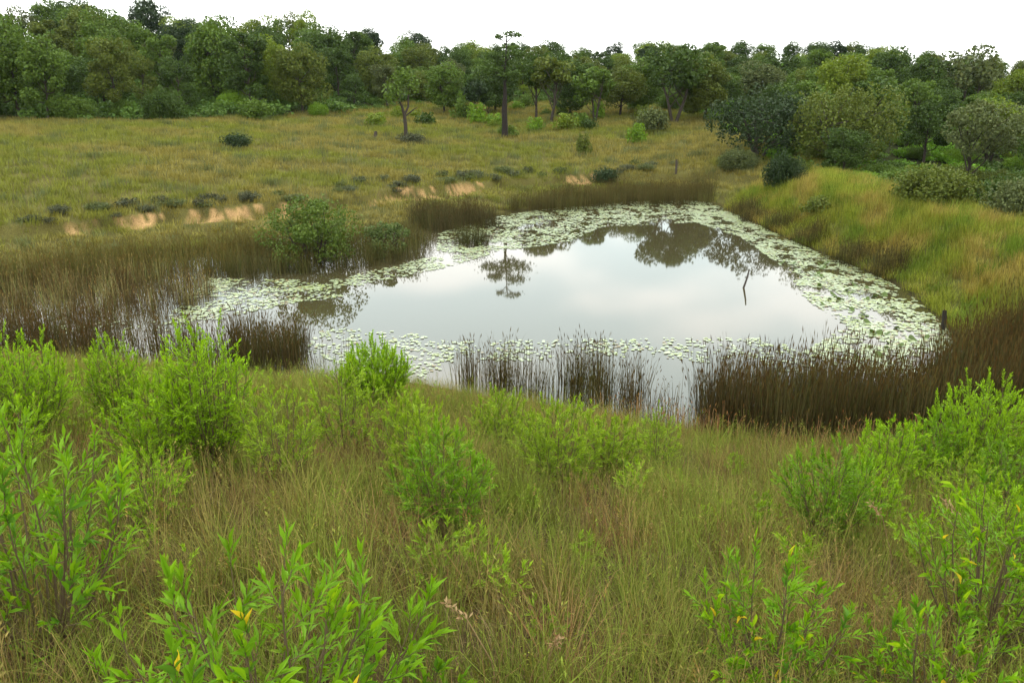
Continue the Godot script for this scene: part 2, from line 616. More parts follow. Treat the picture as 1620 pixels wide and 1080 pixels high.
func build_ground() -> void:
	var xs := steps([-420.0, [-100.0, 20.0], [-40.0, 2.5], [-24.0, 0.8], [18.0, 0.2], [40.0, 0.9], [100.0, 2.5], [420.0, 20.0]])
	var ds := steps([-60.0, [-12.0, 4.0], [0.0, 1.0], [48.0, 0.24], [90.0, 0.9], [170.0, 2.5], [430.0, 20.0]])
	var nx := xs.size()
	var nd := ds.size()
	var v := PackedVector3Array()
	var c := PackedColorArray()
	var n := PackedVector3Array()
	v.resize(nx * nd)
	c.resize(nx * nd)
	n.resize(nx * nd)
	for j in nd:
		for i in nx:
			v[j * nx + i] = on_land(xs[i], ds[j])
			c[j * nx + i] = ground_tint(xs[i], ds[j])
	for j in nd:
		for i in nx:
			var a := v[j * nx + mini(i + 1, nx - 1)] - v[j * nx + maxi(i - 1, 0)]
			var b := v[mini(j + 1, nd - 1) * nx + i] - v[maxi(j - 1, 0) * nx + i]
			n[j * nx + i] = a.cross(b).normalized()
	var idx := PackedInt32Array()
	for j in nd - 1:
		for i in nx - 1:
			var o := j * nx + i
			idx.append_array([o, o + nx, o + 1, o + 1, o + nx, o + nx + 1])
	var arr := []
	arr.resize(Mesh.ARRAY_MAX)
	arr[Mesh.ARRAY_VERTEX] = v
	arr[Mesh.ARRAY_NORMAL] = n
	arr[Mesh.ARRAY_COLOR] = c
	arr[Mesh.ARRAY_INDEX] = idx
	var m := ArrayMesh.new()
	m.add_surface_from_arrays(Mesh.PRIMITIVE_TRIANGLES, arr)
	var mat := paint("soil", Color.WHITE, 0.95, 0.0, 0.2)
	var nt := NoiseTexture2D.new()
	nt.width = 512
	nt.height = 512
	nt.seamless = true
	var fn := FastNoiseLite.new()
	fn.frequency = 0.03
	fn.fractal_octaves = 5
	nt.noise = fn
	var ramp := Gradient.new()
	ramp.set_color(0, Color(0.55, 0.55, 0.55))
	ramp.set_color(1, Color(1, 1, 1))
	nt.color_ramp = ramp
	mat.albedo_texture = nt
	mat.uv1_triplanar = true
	mat.uv1_world_triplanar = true
	mat.uv1_scale = Vector3(0.9, 0.9, 0.9)
	mat.heightmap_enabled = true
	mat.heightmap_texture = nt
	mat.heightmap_scale = 6.0
	var o := solo("ground", m, mat)
	tag(o, "grassy ground sloping down to the pond and up to the woods", "ground", "", "structure")

func build_water() -> void:
	var wide := Geometry2D.offset_polygon(shore, 0.7)[0]
	var tris := Geometry2D.triangulate_polygon(wide)
	var b := Buf.new()
	for i in range(0, tris.size(), 3):
		var p := []
		for k in 3:
			p.append(Vector3(wide[tris[i + k]].x, 0, -wide[tris[i + k]].y))
		b.tri(p[0], p[1], p[2], Vector3.UP, Vector3.UP, Vector3.UP, Color.WHITE)
	var mat := StandardMaterial3D.new()
	mat.resource_name = "pond_water"
	mat.albedo_color = lin(0.034, 0.028, 0.013)
	mat.roughness = 0.03
	mat.metallic_specular = 0.5
	var o := solo("pond_water", b.mesh(), mat)
	tag(o, "still pond water mirroring pale cloud and dark trees", "water", "", "structure")

# ---------------------------------------------------------------- trees
var bark: StandardMaterial3D
var tones := {}
var kinds := {}

func plant_tree(called: String, meshes: Array, tone: String, x: float, d: float, turn: float, scale_: Vector3, label: String, group := "") -> Node3D:
	var t := base(called, on_land(x, d), turn)
	part("trunk", meshes[0], bark, t)
	part("crown", meshes[1], tones[tone], t)
	t.scale = scale_
	tag(t, label, "tree", group)
	return t

func build_trees() -> void:
	bark = paint("bark", lin(0.045, 0.036, 0.028), 0.9, 0.0, 0.2)
	tones = {
		"dark green": paint("dark_leaves", lin(0.044, 0.072, 0.012), 0.55, 0.5),
		"deep blue-green": paint("blue_leaves", lin(0.024, 0.04, 0.012), 0.5, 0.4),
		"mid green": paint("mid_leaves", lin(0.075, 0.118, 0.016), 0.55, 0.5),
		"olive green": paint("olive_leaves", lin(0.085, 0.104, 0.016), 0.6, 0.5),
		"yellow-green": paint("yellow_leaves", lin(0.125, 0.165, 0.016), 0.55, 0.6),
		"grey-green": paint("grey_leaves", lin(0.078, 0.092, 0.03), 0.65, 0.4),
	}
	# kinds of tree: shape word -> meshes
	var shapes := {
		"domed": [tree_meshes(101, 8.0, 7.0, 0.14, 0.16, 17, 13081, 0.25), tree_meshes(102, 7.6, 6.4, 0.17, 0.15, 14, 11270, 0.24), tree_meshes(107, 8.2, 7.6, 0.11, 0.17, 20, 14489, 0.25)],
		"tall": [tree_meshes(103, 9.4, 5.6, 0.17, 0.17, 16, 11270, 0.24), tree_meshes(108, 9.0, 6.0, 0.23, 0.16, 13, 10062, 0.24)],
		"ragged": [tree_meshes(104, 8.4, 6.6, 0.27, 0.14, 10, 7244, 0.25), tree_meshes(109, 7.8, 6.0, 0.23, 0.14, 10, 6641, 0.24)],
		"spreading": [tree_meshes(105, 6.8, 8.0, 0.31, 0.17, 16, 11270, 0.24), tree_meshes(106, 6.2, 6.8, 0.19, 0.14, 14, 10465, 0.22, 3)],
	}
	var words := shapes.keys()
	# trees that stand out one by one
	var fork := hero_fork()
	var t := base("bare_stemmed_tree", on_land(-6.8, 52.4), 0.4)
	part("trunk", fork[0], bark, t)
	part("crown", fork[1], tones["mid green"], t)
	tag(t, "small tree with bare forked dark trunk and thin green top on the meadow", "tree")
	var tall := hero_trunk()
	t = base("tall_dead_trunk_tree", on_land(-0.5, 55.9))
	part("trunk", tall[0], paint("charred_bark", lin(0.022, 0.017, 0.014), 0.9), t)
	part("crown", tall[1], tones["dark green"], t)
	t.scale = Vector3(1, 0.97, 1)
	tag(t, "tall straight tree with thick charred trunk and wispy tuft above the skyline", "tree")
	var small := tree_meshes(121, 3.4, 2.6, 0.42, 0.07, 8, 2400, 0.2)
	var mid := tree_meshes(122, 5.2, 3.8, 0.5, 0.12, 9, 3200, 0.22)
	var bigm := tree_meshes(123, 6.4, 6.2, 0.4, 0.14, 12, 6000, 0.24, 2)
	var tiny := tree_meshes(124, 2.5, 1.5, 0.4, 0.05, 6, 1300, 0.17)
	plant_tree("small_tree", small, "deep blue-green", -2.7, 65.0, 0, Vector3.ONE, "small dark dense tree on a thin stem left of the charred trunk")
	plant_tree("small_tree", tiny, "dark green", -1.75, 65.0, 1, Vector3.ONE, "smallest dark sapling tree between the dense little tree and the charred trunk")
	plant_tree("meadow_tree", mid, "olive green", 3.0, 64.0, 2, Vector3(1, 1, 1), "olive round-crowned tree with dark trunk just right of the charred trunk")
	plant_tree("meadow_tree", mid, "dark green", 1.9, 65.5, 4, Vector3(0.9, 1.05, 0.9), "dark tree close behind the charred trunk, its stem half hidden")
	plant_tree("meadow_tree", tree_meshes(125, 4.6, 4.0, 0.42, 0.09, 9, 3200, 0.22, 2), "mid green", 6.5, 64.5, 3, Vector3.ONE, "fresh green leaning tree with two thin stems at the back of the meadow")
	plant_tree("meadow_tree", bigm, "dark green", 12.6, 64.0, 1, Vector3.ONE, "broad dark tree on leaning stems at the right end of the meadow")
	plant_tree("bank_tree", tree_meshes(131, 3.8, 7.2, 0.25, 0.14, 15, 11000, 0.16, 3), "deep blue-green", 15.0, 49.5, 0.5, Vector3.ONE, "low wide blue-black tree where the meadow meets the right-hand thicket")
	plant_tree("bank_tree", tree_meshes(132, 4.6, 6.4, 0.2, 0.14, 26, 15000, 0.13, 2), "olive green", 18.3, 45.5, 1.5, Vector3.ONE, "feathery olive tree with dark forked trunk beside the blue-black tree")
	plant_tree("bank_tree", tree_meshes(133, 5.2, 4.0, 0.3, 0.12, 10, 6000, 0.18), "dark green", 20.8, 48.0, 2.5, Vector3.ONE, "narrow dark green tree just behind the feathery olive tree")
	plant_tree("bank_tree", tree_meshes(134, 4.6, 4.2, 0.45, 0.11, 11, 7500, 0.13), "grey-green", 22.8, 40.0, 0.2, Vector3.ONE, "grey-green tree on a clear dark trunk behind the rounded bush")
	plant_tree("bank_tree", tree_meshes(135, 4.2, 4.4, 0.3, 0.11, 13, 8500, 0.13), "dark green", 24.5, 36.5, 0.2, Vector3.ONE, "dark tree at the far right above the dike grass")
	plant_tree("ridge_tree", shapes["domed"][0], "dark green", 32.5, 72.0, 0.2, Vector3(0.66, 0.66, 0.66), "dense rounded dark tree standing out on the right-hand slope")
	plant_tree("ridge_tree", tree_meshes(136, 6.0, 5.6, 0.4, 0.1, 9, 3000, 0.26, 3), "grey-green", 36.0, 66.0, 0.2, Vector3.ONE, "thin-leaved tree with pale bare stems on the right-hand slope")
	var fill := [[-5.6, 69.0, "domed", "mid green", 0.56, "mid green domed tree behind the little dark trees on thin stems"], [-1.4, 70.5, "domed", "dark green", 0.6, "dark domed tree directly behind the charred trunk"], [4.9, 69.0, "domed", "dark green", 0.62, "dark leafy tree behind the gap between the olive tree and the leaning one"], [8.9, 68.5, "spreading", "olive green", 0.6, "olive spreading tree just right of the leaning two-stemmed tree"], [10.9, 70.5, "domed", "mid green", 0.62, "green domed tree behind the pale grey shrub"], [15.2, 65.5, "domed", "olive green", 0.7, "olive domed tree at the corner of meadow and thicket"]]
	for f in fill:
		plant_tree("meadow_tree", shapes[f[2]][0], f[3], f[0], f[1], f[0], Vector3(f[4], f[4] * 0.95, f[4]), f[5])
	# the woods: rows from the meadow's edge up the ridge, left to right
	var heroes := [Vector2(-6.8, 52.4), Vector2(16, 50.5), Vector2(17.4, 45), Vector2(20.8, 48), Vector2(22.8, 40), Vector2(24.5, 36.5), Vector2(32.5, 72), Vector2(36, 66), Vector2(12.6, 64), Vector2(6.5, 64.5), Vector2(10.9, 70.5), Vector2(15.2, 65.5)]
	var rows := ["front", "second", "third", "fourth", "fifth", "sixth", "last"]
	var names := tones.keys()
	for k in 7:
		var list := []
		rng.seed = 900 + k
		var x := -0.74 * (64.0 + k * 10.0)
		while x < 0.74 * (74.0 + k * 10.0):
			x += (rr(2.9, 4.7) if x < -14.0 else rr(2.5, 3.9)) + 0.16 * k
			var d := wood_edge(x) + 2.0 + k * 6.0 + k * k * 0.35 + rr(-2.0, 2.0)
			if absf(x) < 0.7 * d + 3.0:
				list.append(Vector2(x, d))
		var n := 0
		for p in list:
			n += 1
			var ok := true
			for hp in heroes:
				if p.distance_to(hp) < 4.0: ok = false
			if not ok:
				n -= 1
				continue
			var word: String = words[[0, 0, 1, 2, 0, 3, 1, 2, 0, 1][rng.randi() % 10]]
			var tone: String = names[[0, 0, 0, 2, 2, 2, 3, 4, 5, 0, 2, 0, 3, 0, 2, 1][rng.randi() % 16]]
			var options: Array = shapes[word]
			var s := rr(0.62, 1.02)
			s *= lerpf(0.96, 0.56, smoothstep(-24.0, -8.0, p.x))
			var girth := lerpf(0.86, 1.08, smoothstep(-24.0, -8.0, p.x))
			if k > 4 and word == "tall": word = "domed"
			options = shapes[word]
			if p.x > 0.45 * p.y: s *= 0.92
			plant_tree("woodland_tree", options[rng.randi() % options.size()], tone, p.x, p.y, rr(0, TAU), Vector3(s * girth, s * rr(0.85, 1.05), s * girth), "%s %s tree, %s from the left in the %s row of the wooded ridge" % [tone, word, ordinal(n), rows[k]], "trees of the wooded ridge")
	# the thicket right of the meadow and behind the dike
	var near := [tree_meshes(141, 5.0, 4.8, 0.22, 0.11, 14, 10500, 0.16), tree_meshes(142, 4.4, 4.6, 0.25, 0.1, 13, 9600, 0.15, 2), tree_meshes(143, 5.4, 4.2, 0.32, 0.11, 12, 9000, 0.16)]
	var near_words := ["rounded", "wide", "upright"]
	rng.seed = 77
	var belts := ["nearest", "second", "third", "fourth", "farthest"]
	for k in 5:
		var n := 0
		var x := 17.0 + k * 1.0
		var d0: float = [43.0, 49.0, 55.0, 61.0, 68.0][k]
		while x < 0.70 * d0:
			var p := Vector2(x, d0 + rr(-2.5, 2.5))
			x += rr(3.0, 4.5)
			var ok := true
			for hp in heroes:
				if p.distance_to(hp) < 3.3: ok = false
			if p.x / p.y > 0.44 and p.x / p.y < 0.56 and p.y < 47.0: ok = false
			if not ok: continue
			n += 1
			var which := rng.randi() % 3
			var tone: String = names[[0, 2, 3, 0, 5, 2, 0, 2, 3, 4][rng.randi() % 10]]
			var s := rr(0.55, 0.9) + 0.05 * k
			plant_tree("thicket_tree", near[which], tone, p.x, p.y, rr(0, TAU), Vector3(s, s * rr(0.85, 1.0), s), "%s %s tree, %s from the left in the %s belt of the thicket" % [tone, near_words[which], ordinal(n), belts[k]], "trees of the right-hand thicket")

func hero_fork() -> Array:
	rng.seed = 51
	var tb := Buf.new()
	var w := Color.WHITE
	tube(tb, [Vector3(0, -0.3, 0), Vector3(0.03, 0.9, 0), Vector3(-0.02, 1.7, 0), Vector3(-0.15, 2.2, 0), Vector3(-0.45, 2.8, 0.1), Vector3(-0.5, 3.6, 0.1)], [0.17, 0.12, 0.11, 0.08, 0.06, 0.03], 7, w)
	tube(tb, [Vector3(-0.02, 1.7, 0), Vector3(0.25, 2.2, 0), Vector3(0.3, 2.8, -0.1), Vector3(0.5, 3.6, -0.1)], [0.09, 0.07, 0.05, 0.02], 6, w)
	tube(tb, [Vector3(0.0, 1.6, 0), Vector3(0.5, 2.0, 0.2), Vector3(0.8, 2.2, 0.2)], [0.05, 0.04, 0.015], 5, w)
	var cb := Buf.new()
	for i in 900:
		var c: Vector3 = [Vector3(-0.5, 3.4, 0), Vector3(0.5, 3.5, 0), Vector3(0, 4.1, 0), Vector3(-0.9, 2.9, 0.2)][i % 4]
		var dir := rdir()
		spray(cb, c + dir * 0.75 * sqrt(r01()), dir, 0.17, w * rr(0.8, 1.2))
	return [tb.mesh(), cb.mesh()]

func hero_trunk() -> Array:
	rng.seed = 52
	var tb := Buf.new()
	var w := Color.WHITE
	tube(tb, [Vector3(0, -0.3, 0), Vector3(0.02, 0.6, 0), Vector3(-0.02, 1.9, 0), Vector3(0.04, 2.8, 0), Vector3(0.0, 4.0, 0), Vector3(0.1, 5.4, 0), Vector3(0.15, 6.6, 0), Vector3(0.2, 7.0, 0)], [0.25, 0.21, 0.19, 0.14, 0.07, 0.05, 0.03, 0.012], 8, w)
	var balls := [[Vector3(0.35, 6.8, 0), 0.5], [Vector3(0.85, 6.7, 0.1), 0.4], [Vector3(-0.35, 6.6, 0), 0.45], [Vector3(0.8, 5.5, 0.2), 0.8], [Vector3(-0.7, 5.4, -0.2), 0.7], [Vector3(1.2, 4.7, -0.2), 0.9], [Vector3(-1.1, 4.5, 0.3), 0.85], [Vector3(0.4, 4.2, 0.5), 0.8], [Vector3(-0.2, 4.9, -0.4), 0.8]]
	for bl in balls:
		var c: Vector3 = bl[0]
		tube(tb, [Vector3(0.08, c.y - 0.5, 0), Vector3(c.x * 0.5, c.y - 0.2, c.z * 0.5), c], [0.04, 0.03, 0.012], 4, w)
	var cb := Buf.new()
	for i in 3000:
		var bl = balls[i % balls.size()]
		if i % balls.size() < 3 and i > 700: continue
		var dir := rdir()
		var far := float(bl[1]) * (0.25 + 0.9 * r01() * r01() + 0.25 * r01())
		spray(cb, bl[0] + Vector3(dir.x * 1.25, dir.y * 0.55, dir.z * 1.25) * far, dir, 0.15, w * rr(0.8, 1.2), 0.3)
	return [tb.mesh(), cb.mesh()]

# ---------------------------------------------------------------- shrubs of the meadow, the banks and the thicket
func shrub(called: String, m: Mesh, tone: String, x: float, d: float, turn: float, s: Vector3, label: String, group := "") -> void:
	var o := solo(called, m, tones[tone], on_land(x, d, -0.03))
	o.rotation.y = turn
	o.scale = s
	tag(o, label, "shrub", group)

func build_scrub() -> void:
	tones["bright green"] = paint("bright_leaves", lin(0.12, 0.20, 0.016), 0.55, 0.6)
	tones["dusky"] = paint("dusky_leaves", lin(0.062, 0.066, 0.034), 0.7, 0.3)
	var ball := mound_mesh(201, 1.0, 1.6, 10, 2400, 0.09)
	var lump := mound_mesh(202, 1.0, 2.0, 12, 2600, 0.1)
	var loose := mound_mesh(203, 1.0, 1.5, 6, 800, 0.13)
	var grand := mound_mesh(204, 1.9, 3.2, 20, 13000, 0.1)
	var one := Vector3.ONE
	shrub("meadow_shrub", lump, "deep blue-green", -15.8, 46.9, 0, Vector3(0.9, 0.9, 0.9), "lone low dark shrub out on the left half of the meadow")
	shrub("meadow_shrub", lump, "dusky", -6.5, 52.2, 1, Vector3(0.95, 0.75, 0.95), "dark shrub hugging the foot of the bare forked tree")
	shrub("meadow_shrub", loose, "yellow-green", -9.8, 59.4, 2, Vector3(1.2, 1.2, 1.2), "bright loose shrub behind and left of the bare forked tree")
	shrub("meadow_shrub", ball, "grey-green", 10.2, 59.7, 0, Vector3(1.6, 1.9, 1.6), "pale grey shrub under the broad dark tree")
	shrub("meadow_shrub", loose, "bright green", 8.3, 54.4, 0, Vector3(0.95, 1.6, 0.95), "upright bright green shrub alone right of the meadow's middle")
	shrub("meadow_shrub", loose, "yellow-green", 3.9, 59.7, 3, Vector3(1.3, 1.4, 1.3), "yellow-green shrub in front of the olive round-crowned tree")
	shrub("meadow_shrub", loose, "bright green", 1.7, 59.5, 4, Vector3(1.0, 1.2, 1.0), "small green shrub just right of the charred trunk's foot")
	shrub("meadow_shrub", loose, "olive green", 4.4, 50.9, 5, Vector3(0.8, 1.5, 0.8), "thin straggly shrub midway across the meadow below the olive tree")
	shrub("meadow_shrub", loose, "mid green", -0.4, 56.6, 5, Vector3(1.2, 0.9, 1.2), "low green shrub around the charred trunk's foot")
	shrub("meadow_shrub", ball, "mid green", -19.0, 61.5, 5, Vector3(1.8, 1.8, 1.8), "rounded green shrub at the wood's edge behind the lone low shrub")
	shrub("bank_shrub", ball, "deep blue-green", 5.3, 45.6, 0, Vector3(1.0, 1.0, 1.0), "rounded dark shrub on the sandy bank at the pond's far end")
	shrub("bank_shrub", grand, "deep blue-green", 13.2, 39.2, 0, Vector3(0.62, 1.05, 0.62), "tall dark round shrub at the near foot of the feathery olive tree")
	shrub("bank_shrub", grand, "grey-green", 13.0, 46.6, 2, Vector3(0.75, 0.75, 0.75), "grey-green shrub below the blue-black tree")
	shrub("bank_shrub", grand, "olive green", 15.9, 30.2, 1, Vector3(1.0, 0.95, 1.0), "big rounded olive bush behind the crest of the dike")
	shrub("bank_shrub", grand, "grey-green", 17.4, 26.6, 3, Vector3(0.9, 1.0, 0.9), "grey-green bush at the right margin behind the dike")
	shrub("bank_shrub", grand, "dark green", 18.9, 30.0, 4, Vector3(0.95, 1.15, 0.95), "dark bush between the rounded olive bush and the right margin")
	shrub("bank_shrub", loose, "olive green", 12.6, 32.7, 2, Vector3(0.9, 0.9, 0.9), "small olive bush on the dike's crest left of the rounded bush")
	shrub("bank_shrub", grand, "mid green", 17.5, 35.5, 4, Vector3(0.9, 0.8, 0.9), "fresh green bush behind the rounded olive bush")
	shrub("bank_shrub", grand, "olive green", 14.6, 42.0, 4, Vector3(0.6, 0.55, 0.6), "low olive bush between the tall dark shrub and the grey-green shrub")
	# saplings along the back of the meadow
	rng.seed = 36
	var sap := []
	for i in 20:
		sap.append(Vector2(rr(-10.5, 11.5), rr(60.0, 75.0)))
	sap.sort_custom(func(a, b): return a.x / a.y < b.x / b.y)
	var count := 0
	for q in sap:
		count += 1
		var z := rr(0.7, 1.3)
		var tone: String = ["bright green", "yellow-green", "mid green", "dark green"][rng.randi() % 4]
		shrub("meadow_sapling", loose, tone, q.x, q.y, rr(0, TAU), Vector3(z, z * rr(0.9, 1.7), z), "%s sapling, %s from the left of those along the back of the meadow" % [tone, ordinal(count)], "saplings at the back of the meadow")
	# the leafy bush out on the reedy spit
	var willow := tree_meshes(243, 2.5, 3.7, 0.1, 0.05, 13, 11000, 0.085, 6)
	var sp := base("willow_bush", on_land(-7.0, 27.4), 0.3)
	sp.position.y = -0.1
	part("stems", willow[0], bark, sp)
	part("foliage", willow[1], paint("willow_leaves", lin(0.082, 0.12, 0.018), 0.55, 0.5), sp)
	tag(sp, "large olive willowy bush on the reedy spit at the pond's left", "bush")
	willow = tree_meshes(241, 1.35, 2.0, 0.12, 0.04, 13, 6000, 0.08, 5)
	sp = base("willow_bush", on_land(-4.6, 28.9), 0.3)
	sp.position.y = -0.1
	part("stems", willow[0], bark, sp)
	part("foliage", willow[1], paint("grey_willow_leaves", lin(0.085, 0.115, 0.032), 0.6, 0.5), sp)
	tag(sp, "smaller grey-green bush on the spit beside the large willowy bush", "bush")
	# low heath along the lip of the bank
	var heath := mound_mesh(206, 0.35, 0.9, 6, 260, 0.07)
	var hs := []
	var ht := []
	rng.seed = 35
	for i in 1500:
		var q := Vector2(rr(-19.0, 10.0), rr(26.0, 50.0))
		var s0 := shore_distance(q.x, q.y)
		if s0 < 3.9 or s0 > 5.6 or side_weights(q.x, q.y).x < 0.6: continue
		if fine.get_noise_2d(q.x * 12.0, q.y * 12.0) < 0.02: continue
		var z := rr(0.5, 1.1)
		hs.append(Transform3D(Basis(Vector3.UP, rr(0, TAU)).scaled(Vector3(z, z * rr(0.7, 1.3), z)), on_land(q.x, q.y)))
		ht.append([Color(0.05, 0.052, 0.028), Color(0.08, 0.09, 0.045), Color(0.065, 0.08, 0.022)][rng.randi() % 3] * rr(0.8, 1.2))
	scatter("heath", heath, paint("heath_leaves", Color.WHITE, 0.7, 0.3), hs, ht, "low dusky heath along the lip of the eroded bank", "heath")
	# dark shrublets along the lip of the bank, from left to right
	rng.seed = 31
	var n := 0
	for x in [-18.6, -17.8, -16.6, -15.9, -15.2, -14.4, -12.6, -11.6, -9.8, -5.8, -4.9, -3.5, -2.6, -1.4, -0.2, 0.8, 6.9, 7.8]:
		n += 1
		var d := 26.0
		while d < 52.0 and (shore_distance(x, d) < 4.5 or side_weights(x, d).x < 0.5):
			d += 0.15
		var s := rr(0.45, 0.75)
		shrub("bank_shrublet", [lump, loose, ball][n % 3], "dusky" if n % 3 else "grey-green", x + rr(-0.3, 0.3), d + rr(-0.2, 0.6), rr(0, TAU), Vector3(s * rr(0.8, 1.3), s * rr(0.5, 0.8), s), "low dusky shrublet, %s from the left along the lip of the eroded bank" % ordinal(n), "shrublets along the bank")
	# understorey at the edge of the woods
	rng.seed = 32
	n = 0
	var x := -48.0
	while x < 13.0:
		x += rr(2.4, 4.2)
		n += 1
		var edge := wood_edge(x) + 1.0
		var s := rr(0.35, 1.1)
		var tone: String = ["mid green", "dark green", "olive green", "dark green", "deep blue-green", "mid green", "bright green"][rng.randi() % 7]
		shrub("woodside_shrub", grand, tone, x, edge + rr(-2.6, 2.5), rr(0, TAU), Vector3(s * rr(0.6, 1.0), s * rr(0.8, 1.5), s), "%s shrub, %s from the left at the foot of the woods" % [tone, ordinal(n)], "shrubs at the foot of the woods")
	rng.seed = 33
	n = 0
	for k in 110:
		var q := Vector2(rr(16.0, 46.0), rr(31.0, 68.0))
		if q.x > 0.66 * q.y or shore_distance(q.x, q.y) < 5.5: continue
		n += 1
		if n > 40: break
		var s := rr(0.5, 0.95)
		var tone: String = ["bright green", "mid green", "bright green", "olive green"][rng.randi() % 4]
		spots_thicket.append([q, s, tone, rr(0, TAU)])
	spots_thicket.sort_custom(func(a, b): return a[0].x / a[0].y < b[0].x / b[0].y)
	n = 0
	for e in spots_thicket:
		n += 1
		shrub("thicket_shrub", grand, e[2], e[0].x, e[0].y, e[3], Vector3(e[1], e[1] * 0.8, e[1]), "%s shrub among the thicket trees, %s such shrub from the left" % [e[2], ordinal(n)], "shrubs of the right-hand thicket")
	# what covers the ground below the trees
	var under := mound_mesh(205, 0.7, 1.6, 6, 260, 0.16)
	var spots := []
	var tints := []
	rng.seed = 34
	for i in 14000:
		var q := Vector2(rr(-95.0, 95.0), rr(30.0, 150.0))
		if absf(q.x) > 0.72 * q.y + 3.0: continue
		var s := shore_distance(q.x, q.y)
		var in_woods := q.y > wood_edge(q.x) + rr(-2.0, 1.0)
		var in_thicket := q.x > 15.5 and s > 6.5 and q.x > 15.5 + 0.02 * maxf(0, q.y - 50.0)
		if not in_woods and not in_thicket: continue
		var z := rr(0.6, 1.3) * (1.4 if in_woods and q.x < -14.0 else 0.9)
		spots.append(Transform3D(Basis(Vector3.UP, rr(0, TAU)).scaled(Vector3(z, z * rr(0.6, 1.1), z)), on_land(q.x, q.y)))
		var v := broad.get_noise_2d(q.x * 9.0 + 40, q.y * 9.0)
		tints.append(Color(0.06, 0.095, 0.02).lerp(Color(0.12, 0.235, 0.016), smoothstep(-0.2, 0.2, v + (0.25 if q.x / q.y > 0.44 and q.x / q.y < 0.58 else 0.0)) if in_thicket else 0.15) * rr(0.8, 1.2))
	scatter("undergrowth", under, paint("undergrowth_leaves", Color.WHITE, 0.6, 0.5), spots, tints, "green leafy undergrowth covering the ground below the trees", "undergrowth")

var spots_thicket := []

var bush_spots := []

